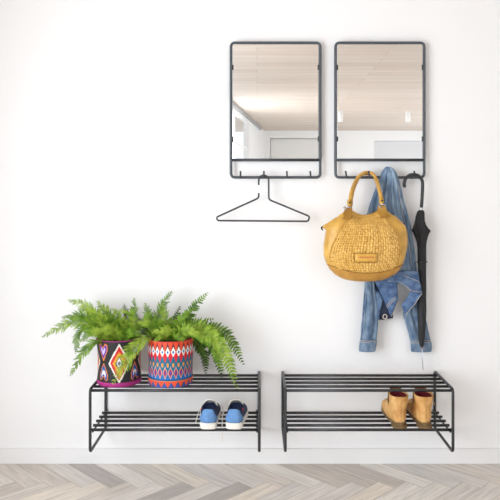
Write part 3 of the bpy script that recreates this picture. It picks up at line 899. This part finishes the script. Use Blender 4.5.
# ------------------------------------------------------------------ denim jacket
tj = thing('denim_jacket', 'faded blue denim jacket hanging behind the mustard handbag', 'jacket', W(390, 260, .04))
rows = [(166.6, 386.5, 390.5, .052, .004), (168.5, 384, 393, .052, .012), (172, 381.6, 396.2, .050, .018), (178, 379.6, 398.6, .046, .022), (186, 376.6, 400.6, .044, .026), (196, 372.6, 403, .042, .028), (206, 369, 405.6, .040, .028), (216, 366.4, 408.6, .038, .026),
        (226, 365, 410.8, .036, .024), (240, 364, 413, .036, .022), (254, 364, 415, .038, .022), (266, 366, 416.8, .042, .022), (276, 370, 417.8, .050, .020), (281, 374, 418.4, .054, .016), (283, 376, 418.6, .056, .010)]
def cloth_tube(rows, n=56, folds=(5, 9), amp=.006, seed=0, sub=4, ph=0.0, grooves=None):
    rings = []
    ys = []
    for a, b in zip(rows, rows[1:]):
        for k in range(sub): ys.append(a[0] + (b[0] - a[0]) * k / sub)
    ys.append(rows[-1][0])
    for y in ys:
        xl, xr, off, dep = interp(rows, y)
        a_, b_ = W(xl, y, off), W(xr, y, off)
        c = (a_ + b_) / 2; hw = (b_ - a_).length / 2
        ring = []
        for k in range(n):
            a = 2 * PI * k / n
            ca, sa = math.cos(a), math.sin(a)
            x = math.copysign(abs(ca) ** .85, ca) * hw
            am = amp * min(1, dep / .015) * min(1, .25 + hw * 14)
            fold = math.sin(folds[0] * ca * 1.6 + ph + y * .022) * .6 + math.sin(folds[1] * ca + 2 * ph - y * .035) * .4
            d = math.copysign(abs(sa) ** .8, sa) * dep + abs(sa) * fold * am
            p = c + Vector((x, -d, 0))
            p += Vector((mnoise.noise(p * 22 + Vector((seed, 0, 0))), -1.4 * mnoise.noise(p * 30 + Vector((0, seed, 3))), 0)) * .0022
            if grooves and sa > 0:
                for gx, gw, gd, y0, y1 in grooves:
                    env = max(0, min(1, (y - y0) / 10)) * max(0, min(1, (y1 - y) / 14))
                    p.y += gd * env * math.exp(-((ca - gx - .0015 * (y - y0)) / gw) ** 2)
            ring.append(p)
        rings.append(ring)
    return rings
GRV = [(-.30, .10, .020, 172, 236), (.02, .08, .024, 180, 250), (.30, .07, .016, 176, 226), (.62, .08, .018, 196, 300), (-.62, .10, .016, 182, 240), (.80, .06, .012, 230, 290)]
bm = bmesh.new(); loft(bm, cloth_tube(rows, 120, (5, 11), .010, 3, 5, .4, GRV)); obj('body', bm, M['denim_light'], tj)
def seam(path, parent, name='seam', r=.0011, m='thread'):
    bm = bmesh.new(); tube(bm, spline(path, 6), r, 6); return obj(name, bm, M[m], parent)
seam([W(383, 186, .075), W(384.5, 200, .074), W(386, 214, .070), W(388, 230, .066)], tj, 'seam', .0009, 'denim_in')
seam([W(398.4, 186, .070), W(401.4, 206, .066), W(405.6, 226, .060), (W(409, 246, .060)), W(411.6, 266, .064)], tj, 'seam', .0009, 'thread')
# sleeves
rows_l = [(262, 365, 375, .060, .014), (281, 364.6, 374.2, .060, .016), (292, 364, 375.6, .058, .016), (304, 363, 378, .056, .017), (318, 362, 378.2, .054, .017), (330, 361, 377.4, .052, .016), (340, 360.2, 376.6, .050, .016)]
bm = bmesh.new(); loft(bm, cloth_tube(rows_l, 72, (3, 5), .005, 7, 4, 1.0, [(.35, .16, .012, 268, 338), (-.5, .12, .007, 290, 336)])); sl = obj('sleeve', bm, M['denim_sleeve'], tj)
cuff_l = [(339.6, 360, 376.4, .050, .0165), (341, 359.6, 376.6, .050, .018), (346, 359.4, 376, .050, .018), (351, 359.2, 375.4, .050, .0175), (351.4, 360, 374.6, .050, .015)]
bm = bmesh.new(); loft(bm, cloth_tube(cuff_l, 40, (3, 5), .002, 8, 3)); cf = obj('cuff', bm, M['denim_sleeve'], None); cf.parent = sl; cf.matrix_parent_inverse = Matrix.Identity(4)
def sub(o, p): o.parent = p; o.matrix_parent_inverse = Matrix.Identity(4); return o
for yy in (340.8, 342.4):
    sub(seam([W(359.8, yy - .5, .064), W(364, yy, .0695), (W(370, yy + .3, .0695)), W(376.4, yy + .5, .061)], None), sl)
sub(seam([W(365.0, 290, .0665), W(363.4, 318, .0625), W(361.6, 339, .0585)], None, 'side_seam', .0012, 'denim_in'), sl)
rows_r = [(290, 413.5, 420, .034, .010), (298, 408.6, 421.4, .033, .013), (306, 403.6, 422.6, .032, .014), (315, 403, 424.4, .029, .015), (325, 406, 427, .026, .015), (335, 409, 429.4, .024, .014), (342, 410.6, 431, .023, .014)]
bm = bmesh.new(); loft(bm, cloth_tube(rows_r, 72, (3, 5), .004, 9, 4, 2.0, [(-.1, .14, .009, 296, 340), (-.6, .12, .006, 310, 338)])); sr = obj('sleeve', bm, M['denim_sleeve'], tj)
cuff_r = [(341.4, 410.6, 430.8, .023, .014), (342.4, 410.4, 431.4, .023, .0155), (347, 410.8, 432, .023, .0155), (351.2, 411, 431.6, .023, .015), (351.6, 412, 431, .023, .012)]
bm = bmesh.new(); loft(bm, cloth_tube(cuff_r, 40, (3, 5), .002, 10, 3)); sub(obj('cuff', bm, M['denim_sleeve'], None), sr)
for yy in (341.0, 342.8):
    sub(seam([W(410.6, yy, .030), W(415, yy + .2, .0385), W(426, yy - .3, .0385), W(431, yy - 1, .031)], None), sr)
# puffed cloth panel from an outline of (px, py, offset)
def panel(outline, th=.006, nseg=5):
    pts = [W(*p) for p in outline]
    dense = []
    for i in range(len(pts)):
        a, b = pts[i], pts[(i + 1) % len(pts)]
        for k in range(5): dense.append(a.lerp(b, k / 5))
    cen = sum(dense, Vector()) / len(dense)
    bm = bmesh.new()
    front, rings = [], []
    for j in range(nseg):
        s = 1 - j / nseg
        h = th * (1 - s ** 3) ** .5 + .0012
        rings.append([cen + (p - cen) * s + Vector((0, -h + mnoise.noise(p * 40 + Vector((j, 0, 0))) * .0012, 0)) for p in dense])
    bk = [[p + Vector((0, 2 * (.0012 + th * .5 * (1 - (1 - j / nseg) ** 3) ** .5), 0)) for p in r] for j, r in enumerate(rings)]
    vs = loft(bm, rings, False, True); vb = loft(bm, bk, False, True)
    n = len(dense)
    for k in range(n): bm.faces.new((vs[0][k], vs[0][(k + 1) % n], vb[0][(k + 1) % n], vb[0][k]))
    return bm
# front placket panel hanging under the bag
obj('front_panel', panel([(373.4, 279, .078), (397, 279, .078), (397.6, 290, .076), (398.4, 300, .074), (394.6, 309, .072), (391, 317, .07), (386.4, 306, .072), (380, 292, .074)], .007), M['denim_deep'], tj)
for k, s in enumerate((0, 1.8)):
    seam([W(386.2 + s * .4, 306 + s, .0800), W(390.5 + s * .4, 301.2 + s, .0835), W(395.4 + s * .4, 296.5 + s, .0825)], tj)
seam([W(391.2, 316.4, .0735), W(395, 309, .075), W(398.2, 300.6, .077)], tj)
# inside of the jacket, shadow painted into its dark colour, with the button band
obj('inner_panel', panel([(373, 279, .052), (396, 279, .052), (394, 300, .05), (393, 318, .048), (380, 320.5, .048), (377, 318, .048), (374, 300, .05)], .004), M['denim_in'], tj)
obj('inner_fold', panel([(374.4, 290, .060), (380, 292, .060), (383, 300, .060), (380, 312, .058), (379, 320, .058), (375.6, 319, .058)], .004), M['denim'], tj)
bt = W(385, 316.6, .056)
bm = bmesh.new(); tube(bm, [bt + Vector((.0085 * math.cos(a), 0, .0095 * math.sin(a))) for a in [2 * PI * k / 24 for k in range(24)]], .0024, 8, True)
obj('button', bm, M['thread'], tj, label='pale ring button')
seam([W(379.6, 319.8, .0525), W(386, 320.4, .0525), W(392.6, 318.6, .0525)], tj)
# hem band, folded over at its right corner
obj('hem_band', panel([(378, 279.5, .085), (392, 272, .09), (407, 270, .092), (418.4, 272, .094), (420, 282, .094), (422.4, 292.4, .092), (417, 292.6, .092), (411, 291, .092), (405.4, 286.4, .09), (398, 282.4, .088), (388, 281.8, .086)], .004), M['denim'], tj)
obj('hem_fold', panel([(411, 290.6, .086), (422.6, 292.6, .088), (418.4, 299.4, .087), (413, 307, .085), (405.2, 315.2, .08), (403, 310, .079), (401.2, 304.4, .079), (406, 299, .082)], .0035), M['denim_deep'], tj)
seam([W(388, 281.2, .0905), W(397.6, 281.8, .092), (W(405.2, 285.6, .0945)), W(411, 290.2, .0965), W(416.8, 291.8, .0965), W(422, 291.8, .0955)], tj)
seam([W(405.6, 314.4, .083), W(413, 306.2, .088), W(418.2, 298.8, .0905), W(422, 293.4, .091)], tj)
seam([W(403, 275.6, .097), W(411, 278.4, .0985), W(419.4, 281.8, .0975)], tj)

# ------------------------------------------------------------------ mustard handbag
BO = .148
tb = thing('handbag', 'mustard yellow woven leather handbag hanging from the right mirror hook rail', 'bag', W(366, 280, BO))
brow = [(209.6, 346, 385.4, .016), (212, 343.4, 388.6, .024), (215.5, 338.6, 393.4, .033), (219, 333.8, 398, .042), (223, 329.4, 402.6, .049), (226.5, 326.8, 405.6, .054), (231, 326, 406.8, .059), (236, 325, 407.4, .062), (245, 323.6, 407.2, .067), (255, 323.6, 405.2, .070),
        (262, 325.6, 403.2, .070), (268, 328.8, 400, .068), (273, 333.4, 395.6, .063), (277, 339, 389, .055), (279.6, 346, 382, .044), (280.8, 353, 376, .028), (281.1, 358, 371, .012)]
SUB = 4
def bag_ring(y, n=96, grow=0.0):
    xl, xr, dep = smooth_interp(brow, y)
    a_, b_ = W(xl, y, BO), W(xr, y, BO)
    c = (a_ + b_) / 2; hw = (b_ - a_).length / 2 + grow; dep += grow
    ring = []
    for k in range(n):
        a = 2 * PI * k / n
        ca, sa = math.cos(a), math.sin(a)
        x = math.copysign(abs(ca) ** .9, ca) * hw
        d = math.copysign(abs(sa) ** .75, sa) * dep
        # slouchy folds that fan out from the handle tabs
        up = max(0, min(1, (262 - y) / 45))
        pxl = 366 + x * F / (D - BO)
        fold = math.sin((pxl - 347) * .42 - (y - 215) * .10) * .5 + math.sin((pxl - 385) * .36 + (y - 215) * .13) * .5
        d += abs(sa) * fold * .0042 * up * (1 if sa > 0 else .6)
        # dip in the middle of the top edge
        dz = 0
        if y < 224:
            q = max(0, 1 - ((pxl - 365) / 15) ** 2)
            dz = -q * .024 * min(1, (224 - y) / 13)
        ring.append(c + Vector((x, -d, dz)))
    return ring
ys = []
for a, b in zip(brow, brow[1:]):
    for k in range(SUB): ys.append(a[0] + (b[0] - a[0]) * k / SUB)
ys.append(brow[-1][0])
bm = bmesh.new(); rings = [bag_ring(y) for y in ys]
# sink the mouth so that the bag reads as open
top = rings[0]; cen = sum(top, Vector()) / len(top)
inner = [[cen + (p - cen) * Vector((1, 1, 1)).x * .9 + Vector((0, 0, 0)) for p in top], [cen + (p - cen) * .8 + Vector((0, 0, -.03)) for p in top]]
loft(bm, inner[::-1] + rings, True, True); obj('body', bm, M['leather'], tb)
# woven front panel: strips really going over and under
def bag_front(u, y, lift):
    """u in -1..1 across the front"""
    xl, xr, dep = smooth_interp(brow, y)
    n = 96
    ring = bag_ring(y, n)
    a = PI / 2 + math.asin(max(-1, min(1, -u))) if False else math.acos(max(-1, min(1, u)))
    k = a / (2 * PI) * n; i = int(k); t = k - i
    p = ring[i % n].lerp(ring[(i + 1) % n], t)
    cdir = Vector((u * .5, -1, 0)).normalized()
    return p + cdir * lift
bm = bmesh.new(); GU, GV = 180, 150; grid = []; wlay = bm.loops.layers.float_color.new('bead'); wr = random.Random(3); wtone = {}
wrow = [(214.5, -.52, .48), (222, -.60, .56), (232, -.70, .66), (245, -.82, .76), (255, -.88, .80), (262, -.88, .80), (268, -.80, .74)]
for j in range(GV + 1):
    y = 212.6 + (271.0 - 212.6) * j / GV
    u0, u1 = interp(wrow, y); row = []
    for i in range(GU + 1):
        u = u0 + (u1 - u0) * i / GU
        sag = 1 - .0 * u
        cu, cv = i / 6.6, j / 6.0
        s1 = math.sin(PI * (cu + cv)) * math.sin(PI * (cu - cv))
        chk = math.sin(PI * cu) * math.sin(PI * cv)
        edge = min(i, GU - i, j * 2, (GV - j)) / 3.0
        lift = -.001 + (.0032 + .0040 * s1 + .0012 * chk) * min(1, edge)
        yy = y - (2.6 * (u ** 2) * max(0, (y - 240) / 30))
        row.append(bm.verts.new(bag_front(u, yy, lift)))
    grid.append(row)
for j in range(GV):
    for i in range(GU):
        f = bm.faces.new((grid[j][i], grid[j][i + 1], grid[j + 1][i + 1], grid[j + 1][i]))
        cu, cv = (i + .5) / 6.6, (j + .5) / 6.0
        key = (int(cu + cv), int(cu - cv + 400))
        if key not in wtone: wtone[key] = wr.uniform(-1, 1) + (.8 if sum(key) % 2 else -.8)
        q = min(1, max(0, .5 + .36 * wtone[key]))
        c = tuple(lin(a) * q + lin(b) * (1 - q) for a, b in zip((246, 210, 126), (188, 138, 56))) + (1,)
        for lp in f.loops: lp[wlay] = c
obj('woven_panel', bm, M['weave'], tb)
# smooth base band wrapping the bottom
def band_y(u): return 271.4 - 8.0 * u * u
bm = bmesh.new(); rows = []
for j in range(13):
    f = j / 12; row = []
    for i in range(61):
        u = -.985 + 1.97 * i / 60
        y = band_y(u) + (280.9 - band_y(u)) * f
        uu = u
        row.append(bag_front(uu, y, .0022 * min(1, (12 - j) / 3 + .3)))
    rows.append(row)
loft(bm, rows, False, False, False); obj('base_panel', bm, M['leather_dark'], tb)
bm = bmesh.new(); tube(bm, [bag_front(-.98 + 1.96 * i / 60, band_y(-.98 + 1.96 * i / 60), .0022) for i in range(61)], .0015, 6); obj('piping', bm, M['stitch'], tb)
for sgn in (-1, 1):
    bm = bmesh.new(); pts = []
    for k in range(24):
        y = 215.5 + (263 - 215.5) * k / 23
        u0, u1 = interp(wrow, y); pts.append(bag_front(u0 if sgn < 0 else u1, y - (2.6 * (u0 if sgn < 0 else u1) ** 2 * max(0, (y - 240) / 30)), .0022))
    tube(bm, pts, .0024, 8); obj('side_piping', bm, M['leather'], tb)
# leather patch with a faded, unreadable red stamp line
def patch(x0, x1, y0, y1, lift, m, name, parent, bev=True):
    bm = bmesh.new(); rows = []
    for j in range(6):
        row = []
        for i in range(13):
            px = x0 + (x1 - x0) * i / 12; py = y0 + (y1 - y0) * j / 5
            xl, xr, dep = smooth_interp(brow, py)
            u = (px - (xl + xr) / 2) / ((xr - xl) / 2); u = math.copysign(abs(u) ** (1 / .9), u)
            e = 0 if (i in (0, 12) or j in (0, 5)) else 1
            row.append(bag_front(u, py, lift * (.35 + .65 * e)))
        rows.append(row)
    loft(bm, rows, False, False, False)
    o = obj(name, bm, m, parent if parent is tb else None)
    if parent is not tb: sub(o, parent)
    return o
pt = patch(352.2, 373.6, 251.8, 260.2, .0095, M['patch'], 'label_patch', tb)
def front_at(px, py, lift):
    xl, xr, dep = smooth_interp(brow, py)
    u = (px - (xl + xr) / 2) / ((xr - xl) / 2); u = math.copysign(abs(u) ** (1 / .9), u)
    return bag_front(u, py, lift)
bm = bmesh.new(); tube(bm, fillet([front_at(352, 251.6, .0075), front_at(363, 251.6, .0075), front_at(373.8, 251.6, .0075), front_at(373.8, 260.4, .0075), front_at(363, 260.4, .0075), front_at(352, 260.4, .0075)], .003, 3, True), .0011, 6, True); sub(obj('stitching', bm, M['stitch'], None), pt)
bm = bmesh.new()
for k in range(10):
    xa = 355.2 + k * 1.62
    hh = .7 + .25 * ((k * 7) % 3) / 2
    p0, p1 = front_at(xa, 255.6 - hh, .0102), front_at(xa + 1.0, 255.6 + hh, .0102)
    box(bm, p0.x, p1.x, p0.y - .0006, p0.y + .0006, p1.z, p0.z)
sub(obj('stamp', bm, M['patch_red'], None), pt)
# wings at the two upper corners and the small dark clip
def wing(outl, name='corner_wing'):
    obj(name, panel(outl, .007), M['leather'], tb)
wing([(321.6, 226.4, BO + .004), (327, 223.2, BO + .004), (336, 217.4, BO + .01), (338, 224, BO + .012), (331, 231.6, BO + .012), (327.4, 231.4, BO + .008)])
wing([(394, 215, BO + .01), (400.4, 220.6, BO + .004), (404.8, 226, BO + .002), (405.4, 229.6, BO + .004), (401, 228, BO + .012), (393, 222, BO + .014)])
for (x, y) in ((321.9, 226.6), (405.4, 228.4)):
    bm = bmesh.new(); c = W(x, y, BO + .006); s = -1 if x < 360 else 1
    tube(bm, [c, c + Vector((.001 * s, -.002, -.009)), c + Vector((.004 * -s, -.003, -.016))], [.0042, .0036, .002], 8); obj('corner_clip', bm, M['darkmetal'], tb)
# handles: a front and a back one, each with tabs, rings and rivets
def handle(front):
    o0 = BO + (.048 if front else -.030)
    hk = .052 if front else .044
    dx = 0 if front else 1.2
    pts = [W(349.4 + dx, 206.5, o0), W(350.2 + dx, 199, o0 - .008), W(352 + dx, 190, o0 - .03 if front else o0 - .015), W(355.6 + dx, 181, .085 if front else .075), W(361, 174.6 - (0 if front else 0), hk + .012), W(367.4, 172.4 + (0 if front else 1.4), hk), W(373.2, 174.4, hk + .012), W(377 - dx * .4, 181, .085 if front else .075), W(379.6 - dx * .4, 190, o0 - .03 if front else o0 - .015), W(381.2 - dx * .4, 198, o0 - .008), W(381.6 - dx * .4, 204.5, o0)]
    bm = bmesh.new(); tube(bm, spline(pts, 8), .0074, 12); h = obj('handle', bm, M['leather'], tb)
    bm = bmesh.new(); q = spline([p + Vector((0, -.0062, -.0024)) for p in pts], 8); tube(bm, q, .0018, 6); sub(obj('edge_stitching', bm, M['stitch'], None), h)
    for (hx, hy, tx, ty, tw) in ((349.4 + dx, 206, 345.0 + dx * 1.5, 218.5, 4.2), (381.6 - dx * .4, 204, 382.6 - dx, 216.5, 5.0)):
        # lower loop of the handle strap with its rivet
        bm = bmesh.new(); c = W(hx, hy - 3, o0 + .001)
        box(bm, c.x - .009, c.x + .009, c.y - .007, c.y + .004, c.z - .013, c.z + .016, .004); hl = obj('handle_loop', bm, M['leather'], tb)
        bm = bmesh.new(); tube(bm, [c + Vector((0, -.005, .002)), c + Vector((0, -.0085, .002)), c + Vector((0, -.0095, .002))], [.0042, .0042, .0025], 10); sub(obj('rivet', bm, M['darkmetal'], None), hl)
        # metal ring
        bm = bmesh.new(); rc = W((hx + tx) / 2 - (.3 if tx < 360 else 0), hy + 2.0, o0 + .006)
        ring = [rc + Vector((.0125 * math.cos(a), -.003 * math.sin(2 * a), .0075 * math.sin(a))) for a in [2 * PI * k / 24 for k in range(24)]]
        tube(bm, ring, .0022, 8, True); obj('ring', bm, M['chrome'], tb)
        if front:
            # tab stitched to the body
            bm = bmesh.new(); rows = []
            for j in range(9):
                f = j / 8; yy = hy + 1.6 + (ty + 1.4 - hy - 1.6) * f
                wd = tw * (.62 + .5 * math.sin(PI * min(1, f * .72 + .1))) * (1 if f < .9 else .7)
                cxp = hx + (tx - hx) * f
                row = []
                for i in range(9):
                    px = cxp + wd * (i / 4 - 1) * .9
                    if yy < 214.8: q = W(px, yy, o0 + .006)
                    else:
                        q = front_at(px, yy, .006); q.y = min(q.y, -(o0 - .02)) if f < .6 else q.y
                    row.append(q)
                rows.append(row)
            # ease the tab from ring to body
            for i in range(9):
                y0_, y1_ = rows[0][i].y, rows[-1][i].y
                for j in range(9): rows[j][i].y = y0_ + (y1_ - y0_) * (j / 8) - .006 * math.sin(PI * j / 8)
            loft(bm, rows, False, False, False); bmesh.ops.solidify(bm, geom=bm.faces[:], thickness=.004); obj('handle_tab', bm, M['leather'], tb)
        else:
            bm = bmesh.new(); c = W(tx, hy + 7, o0)
            box(bm, c.x - .011, c.x + .011, c.y - .004, c.y + .004, c.z - .018, c.z + .022, .003); obj('handle_tab', bm, M['leather'], tb)
handle(True); handle(False)

# ------------------------------------------------------------------ light
def area(name, loc, rot, sx, sy, energy, col=(1, 1, 1)):
    l = bpy.data.lights.new(name, 'AREA'); l.shape = 'RECTANGLE'; l.size = sx; l.size_y = sy; l.energy = energy; l.color = col
    o = bpy.data.objects.new(name, l); C.objects.link(o); o.location = loc; o.rotation_euler = rot
    return o
def look(o, target):
    d = Vector(target) - o.location
    o.rotation_euler = d.to_track_quat('-Z', 'Y').to_euler()
k = area('daylight_window_left', (XL - .05, (WY0 + WY1) / 2, (WZ0 + WZ1) / 2), (0, 0, 0), 1.95, 2.2, 165, (.91, .955, 1)); k.rotation_euler = (0, -PI / 2, 0)
for y0, y1, e in ((-6.1, -3.7, 18), (-11.1, -6.2, 120)):
    k = area('fill_light_right', (XR + .05, (y0 + y1) / 2, (RZ0 + RZ1) / 2), (0, 0, 0), 2.0, y1 - y0, e, (.88, .945, 1)); k.rotation_euler = (0, PI / 2, 0)  # added fill lamps behind the invented right window
a_, b_ = obl(LW1), obl(LC); mid = (a_ + b_) / 2
k = area('daylight_window_oblique', (mid.x - .1, mid.y, 0.8), (0, 0, 0), 1.25, 3.5, 200, (.91, .96, 1)); d = (b_ - a_).normalized()
look(k, (mid.x - .1 - d.y, mid.y + d.x, .8))

wd = bpy.data.worlds.new('sky'); bpy.context.scene.world = wd; wd.use_nodes = True
bg = wd.node_tree.nodes['Background']; bg.inputs['Color'].default_value = (.88, .95, 1, 1); bg.inputs['Strength'].default_value = 2.6

# ------------------------------------------------------------------ camera
cam = bpy.data.cameras.new('camera'); co = bpy.data.objects.new('camera', cam); C.objects.link(co)
co.location = (0, -D, CZ); co.rotation_euler = (PI / 2, 0, 0)
cam.sensor_width = 36; cam.lens = 36 * F / 500
cam.shift_x = -7 / 500; cam.shift_y = -55 / 500
cam.clip_start = .05
S = bpy.context.scene
S.camera = co
S.view_settings.view_transform = 'Standard'; S.view_settings.look = 'None'; S.view_settings.gamma = 1
S.view_settings.use_curve_mapping = False
S.view_settings.exposure = -1.0
